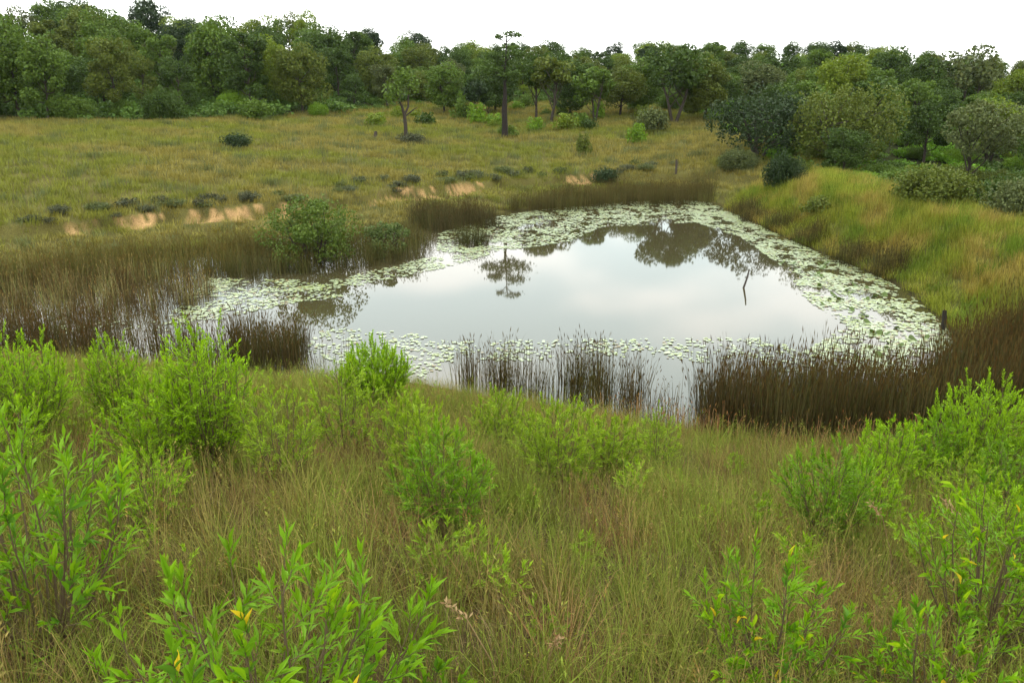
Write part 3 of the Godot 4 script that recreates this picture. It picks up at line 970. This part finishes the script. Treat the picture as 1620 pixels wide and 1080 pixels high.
# ---------------------------------------------------------------- the bright bushes of the near slope
func build_bushes() -> void:
	var stem := paint("twigs", lin(0.09, 0.065, 0.035), 0.85, 0.0, 0.2)
	var fresh := paint("fresh_leaves", lin(0.195, 0.325, 0.006), 0.5, 0.7)
	var deep := paint("deep_leaves", lin(0.125, 0.235, 0.006), 0.42, 0.6)
	var olive := paint("soft_leaves", lin(0.195, 0.285, 0.012), 0.5, 0.7)
	var mats := {"fresh": fresh, "deep": deep, "olive": olive}
	# proto: height, width, stems, twigs, leaves per twig, leaf length, slimness, bare share
	var protos := {
		"spire": bush_plan(301, 1.45, 1.05, 23, 17, 24, 0.047, 0.29, 0.12),
		"dome": bush_plan(302, 1.1, 1.3, 46, 15, 24, 0.046, 0.29, 0.3),
		"open": bush_plan(303, 1.05, 1.2, 21, 15, 22, 0.047, 0.27, 0.15),
		"broad": bush_plan(304, 1.4, 1.8, 46, 17, 24, 0.048, 0.29, 0.12),
		"low": bush_plan(305, 0.85, 1.1, 21, 13, 22, 0.045, 0.25, 0.12),
		"sparse": bush_plan(306, 1.05, 0.95, 12, 13, 20, 0.045, 0.25, 0.15),
	}
	var made := {}
	for k in protos:
		made[k] = [protos[k].stems, foliage(protos[k])]
	var list := [
		["spire", "fresh", -2.75, 6.6, 1.02, "tallest bright spire-shaped bush at left, its tip crossing the brown reeds"],
		["open", "fresh", -3.15, 6.4, 0.95, "open bright bush leaning against the left of the spire-shaped bush"],
		["broad", "fresh", -4.7, 7.0, 0.82, "broad bright bush at the left edge below the brown reeds"],
		["spire", "fresh", -4.4, 8.2, 0.8, "narrow bright bush behind the broad one at the left edge"],
		["open", "olive", -3.6, 7.9, 0.9, "soft green bush between the left-edge bushes and the open bright bush"],
		["dome", "fresh", -1.95, 10.6, 1.05, "dense rounded bright bush standing before the glaring water"],
		["sparse", "olive", -1.75, 7.6, 1.1, "thin light green bush in front of the dense rounded bush"],
		["sparse", "olive", -2.0, 6.2, 1.0, "thin green bush left of centre among brown grass"],
		["open", "deep", -0.55, 5.5, 0.9, "darker leafy bush in the middle of the slope"],
		["low", "olive", -0.9, 6.9, 1.0, "low soft bush just behind the darker leafy middle bush"],
		["open", "olive", -0.15, 8.9, 0.85, "soft light bush below the central reeds"],
		["open", "olive", 0.45, 7.4, 0.95, "pale green bush right of the darker middle bush"],
		["low", "olive", 1.1, 8.3, 0.95, "small pale bush below the gap between the reed beds"],
		["sparse", "olive", 1.75, 8.8, 0.9, "wispy bush at the left end of the dark reed bed"],
		["open", "deep", 2.75, 6.1, 0.92, "leafy bush on the slope below the dark reed bed"],
		["open", "fresh", 3.3, 6.5, 0.8, "second leafy bush close right of the one below the dark reeds"],
		["low", "fresh", 4.5, 8.5, 1.15, "light green bush against the foot of the dark reed bed"],
		["broad", "fresh", 6.0, 9.2, 1.0, "biggest bright bush at right rising over the dark reeds"],
		["low", "deep", 5.2, 8.9, 1.1, "dark low bush at the left foot of the biggest right-hand bush"],
		["open", "deep", 5.2, 7.4, 0.9, "dark leafy bush at the right edge below the biggest bush"],
		["sparse", "olive", 4.4, 6.9, 0.85, "thin bush among pale dry stems on the right slope"],
		["open", "fresh", 3.9, 5.6, 0.8, "bright bush at the right edge halfway down the slope"],
		["sparse", "fresh", -2.5, 4.9, 0.7, "twiggy little bush above the nearest big-leaved bush"],
		["low", "olive", -1.3, 8.8, 0.8, "low pale bush right of the thin light green bush"],
		["sparse", "fresh", -3.9, 5.6, 0.9, "thin bright bush below the broad left-edge bush"],
	]
	rng.seed = 61
	for e in list:
		var t := base("slope_bush", on_land(e[2], e[3]), rr(0, TAU))
		part("stems", made[e[0]][0], stem, t)
		part("foliage", made[e[0]][1], mats[e[1]], t)
		t.scale = Vector3.ONE * float(e[4]) * 0.95
		bush_spots.append(Vector3(e[2], e[3], 0.33 * e[4]))
		tag(t, e[5], "bush", "bright bushes of the near slope")
	# the nearest bushes: every leaf by itself
	var shapes := [leaf_mesh(0.4, 0.0), leaf_mesh(0.9, 0.4), leaf_mesh(-0.3, -0.4)]
	var leaf_mats := [
		paint("near_leaf", lin(0.15, 0.27, 0.007), 0.42, 0.7), paint("near_leaf", lin(0.10, 0.205, 0.007), 0.4, 0.6),
		paint("near_leaf", lin(0.225, 0.34, 0.008), 0.4, 0.8), paint("near_leaf", lin(0.07, 0.155, 0.012), 0.36, 0.5), paint("yellow_leaf", lin(0.52, 0.38, 0.02), 0.5, 0.8)]
	var closest := [
		["spreading", -0.9, 2.4, 0.92, 1.6, 23, 6, 11, 0.078, 311, "nearest bush with big pointed leaves at the bottom left"],
		["tall", -2.25, 3.2, 1.15, 1.35, 20, 7, 11, 0.076, 312, "big dark-leaved bush cut by the left edge"],
		["low", 1.3, 3.3, 0.8, 1.0, 18, 6, 11, 0.06, 313, "low bush at the bottom right of centre"],
		["mid", 2.85, 4.0, 1.1, 1.2, 22, 7, 11, 0.064, 314, "dense leafy bush at the bottom right edge"],
		["small", 2.05, 3.1, 0.7, 0.95, 16, 6, 11, 0.06, 315, "low bush between the two bottom right bushes"],
		["sprig", -0.36, 2.75, 0.42, 0.45, 7, 4, 7, 0.06, 316, "little leafy sprig right of the nearest big-leaved bush"],
	]
	for e in closest:
		var plan := bush_plan(e[9], e[3], e[4], e[5], e[6], e[7], e[8], 0.215, 0.25)
		var t := base("near_bush", on_land(e[1], e[2]), 0.7)
		bush_spots.append(Vector3(e[1], e[2], 0.33 * e[4]))
		var order := range(plan.places.size())
		var eye := t.to_local(Vector3(0, 6.2, 0))
		order.sort_custom(func(a, b): return plan.places[a].origin.distance_squared_to(eye) < plan.places[b].origin.distance_squared_to(eye))
		var sorted_places := []
		var sorted_tints := []
		for i in order:
			sorted_places.append(plan.places[i])
			sorted_tints.append(plan.tints[i])
		plan.places = sorted_places
		plan.tints = sorted_tints
		part("stems", plan.stems, stem, t)
		var count := mini(298, plan.places.size())
		rng.seed = e[9]
		for i in count:
			var tint: Color = plan.tints[i]
			var pick := 4 if tint.r > 2.0 else (2 if tint.r > 1.2 else (0 if tint.r > 0.95 else (1 if tint.r > 0.75 else 3)))
			var lf := part("leaf", shapes[rng.randi() % 3], leaf_mats[pick], t)
			var tr: Transform3D = plan.places[i]
			tr.basis.z *= 8.0
			lf.transform = tr
		if plan.places.size() > count:
			tag(part("foliage", foliage(plan, count), deep, t), "", "", "", "stuff")
		tag(t, e[10], "bush", "bright bushes of the near slope")

# ---------------------------------------------------------------- reeds
func reeds(label: String, area: Array, per_metre: float, h: float, tint: Color, seed_: int, vary := 0.25) -> void:
	rng.seed = seed_
	var spots := []
	var tints := []
	for q in poly_spots(area, per_metre):
		var ground := land(q.x, q.y)
		if vary > 0.3 and broad.get_noise_2d(q.x * 50.0 + 20.0, q.y * 50.0) < (0.05 if vary > 0.4 else -0.1) + rr(-0.08, 0.08): continue
		var z := rr(0.8, 1.15) * h * (1.0 + vary * broad.get_noise_2d(q.x * 40.0, q.y * 40.0))
		spots.append(Transform3D(Basis(Vector3.UP, rr(0, TAU)).scaled(Vector3(1, z, 1)), Vector3(q.x, minf(ground, 0.6) if ground > 0 else 0.0, -q.y)))
		var v := broad.get_noise_2d(q.x * 30.0 + 7, q.y * 30.0)
		tints.append((tint * rr(0.75, 1.25)).lerp(Color(0.085, 0.085, 0.025), clampf(v * 0.9, 0.0, 0.45)))
	scatter("reed_bed", reed_bundle, reed_mat, spots, tints, label, "reeds")

var reed_bundle: Mesh
var reed_mat: Material

func build_reeds() -> void:
	reed_bundle = reed_mesh(401, 14, 1.0, 0.22, 0.006)
	reed_mat = paint("reed_stalks", Color.WHITE, 0.8, 0.2, 0.15)
	var brown := Color(0.066, 0.042, 0.017)
	var dark := Color(0.066, 0.046, 0.018)
	var olive := Color(0.085, 0.07, 0.022)
	reeds("dense dark brown reed bed along the near right shore", [3.3, 12.9, 3.8, 14.6, 6.2, 14.7, 7.9, 14.5, 9.4, 16.4, 12.2, 17.9, 15, 16, 12.0, 14.5, 9.3, 12.2, 6.5, 12.0, 4.4, 12.2], 46.0, 1.4, dark, 1, 0.3)
	reeds("sparse brown reeds standing in the water at the near centre", [-1.2, 16.0, 2.9, 15.6, 2.6, 13.8, 1.1, 14.5, -1.0, 15.3], 24.0, 1.05, dark, 2, 0.31)
	reeds("thin reeds in the water between the two near reed beds", [2.7, 14.7, 3.6, 14.7, 3.3, 13.2, 2.6, 13.6], 6.0, 0.7, brown, 3)
	reeds("few thin reeds in the glaring water left of the rounded bush", [-4.6, 17.3, -3.1, 17.3, -2.9, 16.2, -4.3, 15.9], 5.0, 0.9, dark, 4, 0.5)
	reeds("square block of dark reeds at the left edge of open water", [-6.9, 18.4, -5.1, 18.6, -4.7, 16.4, -6.4, 16.4], 34.0, 1.05, dark, 5)
	reeds("broad brown reed bed filling the pond's left arm", [-17.6, 24.6, -13.9, 26.0, -9.8, 25.1, -8.8, 22.4, -9.4, 20.8, -9.0, 18.8, -10.5, 19.0, -12.2, 20.0, -15.0, 20.2], 20.0, 0.66, Color(0.078, 0.05, 0.02), 6, 0.5)
	reeds("pale straw stalks dotted through the brown reeds of the left arm", [-17.6, 24.6, -13.9, 26.0, -9.8, 25.1, -8.8, 22.4, -9.4, 20.8, -12.2, 20.0, -15.0, 20.2], 3.0, 0.85, Color(0.2, 0.16, 0.065), 13)
	reeds("brown reeds along the near left shore behind the bright bushes", [-14.5, 18.6, -11.5, 18.6, -9.0, 18.4, -7.0, 17.6, -6.4, 16.4, -10.2, 16.9, -14.3, 17.4], 26.0, 1.05, brown, 7, 0.25)
	reeds("olive-topped reeds below the eroded sandy bank at left", [-18.2, 24.7, -17.4, 26.5, -14.0, 28.5, -10.1, 30.8, -8.6, 30.6, -9.1, 27.6, -9.8, 25.1, -14.1, 24.3, -15.6, 23.5], 14.0, 0.85, Color(0.095, 0.075, 0.022), 8)
	reeds("reeds on the spit round the large willowy bush", [-9.8, 29.6, -7.3, 31.4, -4.5, 33.5, -3.3, 30.8, -3.1, 28.2, -5.3, 26.2, -7.8, 25.1, -9.6, 25.1], 14.0, 0.75, Color(0.075, 0.062, 0.022), 9)
	reeds("dark reed patch behind the spit at the pond's far left", [-4.7, 36.6, -3.3, 37.5, -0.7, 36.6, -0.8, 34.3, -2.9, 33.0, -4.2, 33.5], 22.0, 1.0, Color(0.06, 0.046, 0.02), 10)
	reeds("little dark reed clump off the end of the spit", [-2.2, 31.7, -1.1, 32.1, -1.0, 30.2, -2.0, 30.2], 22.0, 0.7, Color(0.05, 0.045, 0.018), 11)
	reeds("even olive-brown reed band across the pond's far end", [-0.9, 38.6, 1.9, 41.6, 6.6, 44.6, 11.2, 44.6, 10.2, 40.9, 5.9, 40.2, 2.1, 38.3], 18.0, 0.95, Color(0.072, 0.055, 0.02), 12)
	var n := 0
	for q in [[11.0, 37.8, 0.7], [11.3, 33.6, 0.75], [11.6, 30.8, 0.7], [11.9, 27.3, 0.8], [12.2, 25.6, 0.85], [11.0, 36.2, 0.6]]:
		var x: float = q[0]
		var d: float = q[1]
		reeds("dark reed clump on the dike's waterline, %s from the near end" % ["sixth", "fourth", "third", "second", "first", "fifth"][n], [x - 0.5, d - 0.7, x + 0.6, d - 0.7, x + 0.5, d + 0.7, x - 0.6, d + 0.7], 26.0, q[2], Color(0.055, 0.042, 0.018), 20 + n)
		n += 1
	reeds("rusty dry sedge at the foot of the near slope", [1.6, 13.6, 3.4, 11.9, 6.5, 11.0, 8.4, 11.4, 8.6, 12.4, 6.5, 12.0, 4.2, 12.3, 2.4, 13.6], 12.0, 0.55, Color(0.19, 0.10, 0.045), 30)

# ---------------------------------------------------------------- water lilies
func build_pads() -> void:
	var flat := pad_mesh(501, 0.0)
	var mat := paint("lily_pads", Color.WHITE, 0.32, 0.0, 0.85)
	var areas := [
		["carpet of pale lily pads along the pond's left reeds", [-9.3, 20.0, -9.8, 25.1, -6.9, 24.9, -4.7, 23.1, -6.0, 22.1, -7.2, 21.3, -8.3, 20.0], 170.0, 0.043],
		["strip of lily pads edging the reedy spit", [-7.1, 23.4, -4.1, 26.8, -1.7, 29.9, -0.5, 29.2, -2.4, 26.5, -4.9, 23.9], 180.0, 0.042],
		["wide carpet of pale lily pads across the pond's far end", [-3.1, 32.8, -0.6, 37.2, 1.9, 39.4, 5.9, 41.6, 9.6, 42.4, 10.6, 40.5, 10.9, 35.8, 8.2, 35.5, 3.8, 34.2, 2.2, 31.0, -1.1, 28.8, -2.8, 29.3], 150.0, 0.048],
		["broad belt of pale lily pads along the dike", [9.3, 40.4, 10.7, 39.8, 11.2, 32.5, 12.1, 26.5, 12.0, 22.1, 11.3, 19.7, 10.2, 17.2, 9.0, 16.4, 7.6, 16.4, 6.9, 17.8, 8.8, 19.9, 8.6, 22.8, 9.3, 26.0, 9.3, 32.1, 8.1, 35.8], 300.0, 0.043],
		["scattered lily pads in front of the near reeds", [-5.2, 19.2, -3.6, 20.3, -1.4, 18.6, 3.5, 18.9, 6.1, 18.9, 7.4, 17.6, 6.7, 16.2, 3.3, 17.5, -1.2, 17.1, -2.2, 15.6, -4.8, 17.7], 95.0, 0.039],
		["lily pads scattered among the left-hand reeds", [-15.0, 20.2, -12.2, 20.2, -9.2, 20.4, -8.0, 18.6, -6.6, 17.0, -9.8, 18.0, -14.0, 18.6], 28.0, 0.05],
	]
	rng.seed = 71
	for e in areas:
		var spots := []
		var tints := []
		for q in poly_spots(e[1], e[2]):
			if shore_distance(q.x, q.y) > -0.1: continue
			var patch := fine.get_noise_2d(q.x * 16.0, q.y * 16.0) + 0.6 * fine.get_noise_2d(q.x * 60.0 + 9.0, q.y * 60.0)
			if patch + rr(-0.22, 0.22) < (-0.08 if e[2] > 60.0 else 0.12): continue
			var s: float = e[3] * rr(0.45, 1.4)
			var b := Basis(Vector3.UP, rr(0, TAU)).scaled(Vector3(s, s, s))
			b = b.rotated(Vector3(1, 0, 0), rr(-0.03, 0.03)).rotated(Vector3(0, 0, 1), rr(-0.03, 0.03))
			spots.append(Transform3D(b, Vector3(q.x, rr(0.008, 0.022), -q.y)))
			var k := rr(0.85, 1.15)
			var c := Color(0.215, 0.245, 0.135) * k
			if r01() < 0.25: c = Color(0.18, 0.21, 0.06) * k
			if r01() < 0.09: c = Color(0.14, 0.10, 0.035) * k
			tints.append(c)
		scatter("lily_pads", flat, mat, spots, tints, e[0], "lily pads")
	var curled := pad_mesh(502, 0.9)
	var cmat := paint("curled_pad", lin(0.07, 0.10, 0.025), 0.45, 0.4)
	rng.seed = 72
	var area := poly([9.0, 27.5, 11.3, 27.5, 11.5, 22.1, 10.8, 19.7, 9.6, 17.4, 7.6, 16.9, 8.8, 19.9, 8.9, 22.8])
	var n := 0
	while n < 44:
		var q := Vector2(rr(7.0, 12.0), rr(16.5, 28.0))
		if not Geometry2D.is_point_in_polygon(q, area): continue
		n += 1
		var o := solo("upturned_lily_pad", curled, cmat, Vector3(q.x, 0.015, -q.y))
		o.rotation.y = rr(0, TAU)
		o.scale = Vector3.ONE * rr(0.07, 0.13)
		tag(o, "small dark lily pad with upturned edge among the pale pads along the dike", "lily pad", "upturned lily pads")

# ---------------------------------------------------------------- grass
func build_grass() -> void:
	var mat := paint("grass_blades", Color.WHITE, 0.75, 0.5, 0.15)
	# near slope
	var thin := tuft_mesh(601, 24, 0.42, 0.13, 0.5, 0.0022, 0.06)
	var arch := tuft_mesh(602, 26, 0.5, 0.08, 1.0, 0.0022, 0.03)
	var seedy := tuft_mesh(603, 12, 0.62, 0.12, 0.35, 0.0018, 0.65)
	var mats_near := [[], [], [], []]
	var tints_near := [[], [], [], []]
	var litter := tuft_mesh(604, 22, 0.22, 0.16, 1.1, 0.0026)
	rng.seed = 81
	for i in 42000:
		var q := Vector2(rr(-14.0, 14.0), rr(0.6, 17.0))
		if absf(q.x) > 0.72 * q.y + 1.2: continue
		var s := shore_distance(q.x, q.y)
		if s < 0.15 or side_weights(q.x, q.y).z < 0.35: continue
		if r01() > 0.55 + 0.45 * smoothstep(9.0, 2.0, q.y): continue
		var crowded := false
		for bs in bush_spots:
			if Vector2(bs.x, bs.y).distance_squared_to(q) < bs.z * bs.z: crowded = true
		if crowded and r01() < 0.3: continue
		var v := broad.get_noise_2d(q.x * 34.0, q.y * 34.0)
		var w := fine.get_noise_2d(q.x * 30.0 + 50.0, q.y * 30.0)
		var green := Color(0.14, 0.17, 0.026)
		var tan_ := Color(0.21, 0.16, 0.05)
		var brown := Color(0.18, 0.105, 0.045)
		var c := green.lerp(tan_, smoothstep(-0.05, 0.45, v + rr(-0.25, 0.25))).lerp(brown, smoothstep(0.16, 0.5, w + rr(-0.1, 0.1)))
		c = c * rr(0.55, 1.35)
		var z := rr(0.65, 1.15) * lerpf(1.0, 0.6, smoothstep(3.0, 0.0, s))
		var u := r01()
		var kind := 0 if u < 0.45 else (1 if u < 0.62 else (2 if u < 0.76 else 3))
		if kind == 3: c = Color(0.18, 0.13, 0.06) * rr(0.5, 1.2)
		mats_near[kind].append(Transform3D(Basis(Vector3.UP, rr(0, TAU)).scaled(Vector3(z, z, z)), on_land(q.x, q.y)))
		tints_near[kind].append(c)
	scatter("grass", thin, mat, mats_near[0], tints_near[0], "fine green and straw grass covering the near slope", "grass")
	scatter("grass", arch, mat, mats_near[1], tints_near[1], "arching grass tufts on the near slope between the bushes", "grass")
	scatter("grass", seedy, mat, mats_near[2], tints_near[2], "taller grass with pinkish seed heads on the near slope", "grass")
	scatter("grass", litter, mat, mats_near[3], tints_near[3], "dry brown grass litter low on the near slope", "grass")
	# leafy sprigs and herbs among the grass
	var sprig := bush_plan(620, 0.42, 0.3, 4, 6, 12, 0.042, 0.26, 0.1)
	var sm := foliage(sprig)
	var sp := []
	var st := []
	rng.seed = 84
	for i in 1500:
		var q := Vector2(rr(-12.0, 12.0), rr(1.6, 14.5))
		if absf(q.x) > 0.72 * q.y + 1.0 or shore_distance(q.x, q.y) < 1.6: continue
		var v := fine.get_noise_2d(q.x * 20.0 + 11.0, q.y * 20.0)
		if v < rr(-0.1, 0.5): continue
		var z := rr(0.5, 1.25)
		sp.append(Transform3D(Basis(Vector3.UP, rr(0, TAU)).scaled(Vector3(z * 1.2, z, z * 1.2)), on_land(q.x, q.y)))
		st.append(Color(0.18, 0.275, 0.01) * rr(0.7, 1.25))
	scatter("herbs", sm, paint("herb_leaves", Color.WHITE, 0.5, 0.6), sp, st, "small leafy green sprigs growing among the near grass", "herbs")
	# meadow
	var short := tuft_mesh(611, 16, 0.34, 0.3, 0.5, 0.009)
	var spots := []
	var tints := []
	rng.seed = 82
	for i in 60000:
		var q := Vector2(rr(-66.0, 20.0), rr(25.0, 94.0))
		if absf(q.x) > 0.70 * q.y + 2.0: continue
		var s := shore_distance(q.x, q.y)
		if s < 0.4 or side_weights(q.x, q.y).x < 0.3: continue
		if q.y > wood_edge(q.x) + 2.0: continue
		if sand_amount(q.x, q.y, s) > 0.3 + 0.4 * r01(): continue
		var v := broad.get_noise_2d(q.x * 4.0, q.y * 7.0)
		var w := fine.get_noise_2d(q.x * 12.0 + 50.0, q.y * 16.0)
		var c := Color(0.155, 0.165, 0.028).lerp(Color(0.205, 0.17, 0.046), smoothstep(-0.25, 0.25, v + 0.006 * (q.y - 50.0)))
		c = c.lerp(Color(0.10, 0.115, 0.05), smoothstep(0.2, 0.45, w)) * rr(0.78, 1.2)
		var z := rr(0.7, 1.2) * (0.75 + 0.5 * smoothstep(-0.3, 0.4, w)) * lerpf(0.7, 1.0, smoothstep(2.0, 5.0, s))
		spots.append(Transform3D(Basis(Vector3.UP, rr(0, TAU)).scaled(Vector3(1, z, 1)), on_land(q.x, q.y)))
		tints.append(c)
	scatter("meadow_grass", short, mat, spots, tints, "olive and tan grass of the open meadow across the pond", "grass")
	# dike
	var long := tuft_mesh(612, 18, 0.6, 0.2, 0.6, 0.005, 0.1)
	spots = []
	tints = []
	rng.seed = 83
	for i in 34000:
		var q := Vector2(rr(6.0, 27.0), rr(12.0, 52.0))
		var s := shore_distance(q.x, q.y)
		var w := side_weights(q.x, q.y)
		if s < 0.0 or s > 11.0 or w.y < 0.15: continue
		if r01() < smoothstep(5.0, 11.0, s): continue
		var v := broad.get_noise_2d(q.x * 20.0, q.y * 20.0)
		var f := fine.get_noise_2d(q.x * 14.0 + 50.0, q.y * 14.0)
		var c := Color(0.205, 0.23, 0.03).lerp(Color(0.275, 0.215, 0.055), smoothstep(-0.2, 0.25, v))
		c = c.lerp(Color(0.12, 0.175, 0.022), smoothstep(0.22, 0.4, f)) * rr(0.5, 1.4)
		var z := rr(0.7, 1.2) * lerpf(0.55, 1.0, smoothstep(0.0, 1.6, s))
		spots.append(Transform3D(Basis(Vector3.UP, rr(0, TAU)).scaled(Vector3(1, z, 1)), on_land(q.x, q.y)))
		tints.append(c)
	scatter("dike_grass", long, mat, spots, tints, "long olive and rusty grass on the curved dike at right", "grass")

# ---------------------------------------------------------------- posts, sticks, mast
func build_small_things() -> void:
	var wood := paint("weathered_wood", lin(0.06, 0.048, 0.04), 0.85, 0.0, 0.2)
	var b := Buf.new()
	tube(b, [Vector3(-0.15, -0.5, 0), Vector3(-0.01, 0.0, 0), Vector3(0.03, 0.15, 0), Vector3(0.085, 0.38, 0.0), Vector3(0.11, 0.56, 0)], [0.034, 0.032, 0.03, 0.026, 0.018], 7, Color.WHITE)
	tag(solo("water_stick", b.mesh(), wood, Vector3(7.18, 0, -23.9)), "thin crooked stick standing in the open water with its reflection", "stick")
	b = Buf.new()
	tube(b, [Vector3(0, -0.5, 0), Vector3(0.0, 0.3, 0), Vector3(-0.03, 0.52, 0), Vector3(-0.03, 0.535, 0)], [0.06, 0.058, 0.055, 0.01], 9, Color.WHITE)
	tag(solo("wooden_stump_post", b.mesh(), paint("wet_wood", lin(0.025, 0.02, 0.016), 0.8), Vector3(11.1, 0, -19.57)), "short dark wooden post at the waterline below the dike", "post")
	b = Buf.new()
	tube(b, [Vector3(0, -0.3, 0), Vector3(0.02, 0.4, 0), Vector3(0.0, 0.75, 0), Vector3(0, 0.77, 0)], [0.07, 0.065, 0.06, 0.01], 8, Color.WHITE)
	tag(solo("fence_post", b.mesh(), wood, on_land(9.5, 46.9)), "small dark post on the bank beyond the pond's far right corner", "post")
	b = Buf.new()
	tube(b, [Vector3(0, -0.3, 0), Vector3(0.02, 0.2, 0), Vector3(0.06, 0.42, 0), Vector3(0.07, 0.46, 0)], [0.16, 0.12, 0.1, 0.02], 8, Color.WHITE)
	tag(solo("tree_stump", b.mesh(), wood, on_land(-8.9, 53.3)), "small dark tree stump on the meadow left of the bare forked tree", "stump")
	b = Buf.new()
	var steel := paint("mast_steel", lin(0.2, 0.2, 0.21), 0.6)
	for k in 3:
		var a := TAU * k / 3.0
		tube(b, [Vector3(cos(a) * 0.25, -1, sin(a) * 0.25), Vector3(cos(a) * 0.2, 24.0, sin(a) * 0.2)], [0.05, 0.04], 5, Color.WHITE)
	for i in 20:
		var y := 1.0 + i * 1.15
		var a := TAU * (i % 3) / 3.0
		var c := a + TAU / 3.0
		tube(b, [Vector3(cos(a) * 0.23, y, sin(a) * 0.23), Vector3(cos(c) * 0.23, y + 1.1, sin(c) * 0.23)], [0.025, 0.025], 4, Color.WHITE)
	tag(solo("radio_mast", b.mesh(), steel, on_land(106.0, 330.0)), "faint thin mast rising above the trees on the right skyline", "mast")
	# dry stalks with seed heads close to the viewer
	var straw := paint("straw", lin(0.24, 0.16, 0.075), 0.7, 0.3)
	var stalks := [
		[-0.05, 3.0, 0.62, -0.35, "leaning dry stalk with pinkish seed head at the bottom centre"],
		[3.2, 4.6, 0.95, -0.4, "tall bent dry stalk with drooping heads before the right-edge bush"],
		[2.75, 4.9, 0.8, -0.3, "pale dry stalk with feathery head left of the right-edge bush"],
		[0.15, 3.1, 0.4, 0.15, "short dry stalk with brown head right of the leaning one"],
	]
	rng.seed = 91
	for e in stalks:
		var t := base("dry_stalk", on_land(e[0], e[1]))
		var h: float = e[2]
		var lean: float = e[3]
		var sb := Buf.new()
		tube(sb, [Vector3(0, -0.05, 0), Vector3(lean * 0.2 * h, h * 0.45, 0), Vector3(lean * 0.7 * h, h * 0.85, 0.02), Vector3(lean * 1.15 * h, h, 0.03)], [0.004, 0.0035, 0.003, 0.002], 5, Color.WHITE)
		part("stem", sb.mesh(), straw, t)
		var hb := Buf.new()
		for i in 34:
			var u := r01()
			var c := Vector3(lean * 0.7 * h, h * 0.85, 0.02).lerp(Vector3(lean * 1.15 * h, h, 0.03), u)
			spikelet(hb, c + rdir() * 0.01, (Vector3(lean, 0.4, 0) + rdir()).normalized(), 0.035, 0.005, Color(1.1, 0.95, 0.95) * rr(0.8, 1.3))
		part("seed_head", hb.mesh(), straw, t)
		tag(t, e[4], "grass stalk")
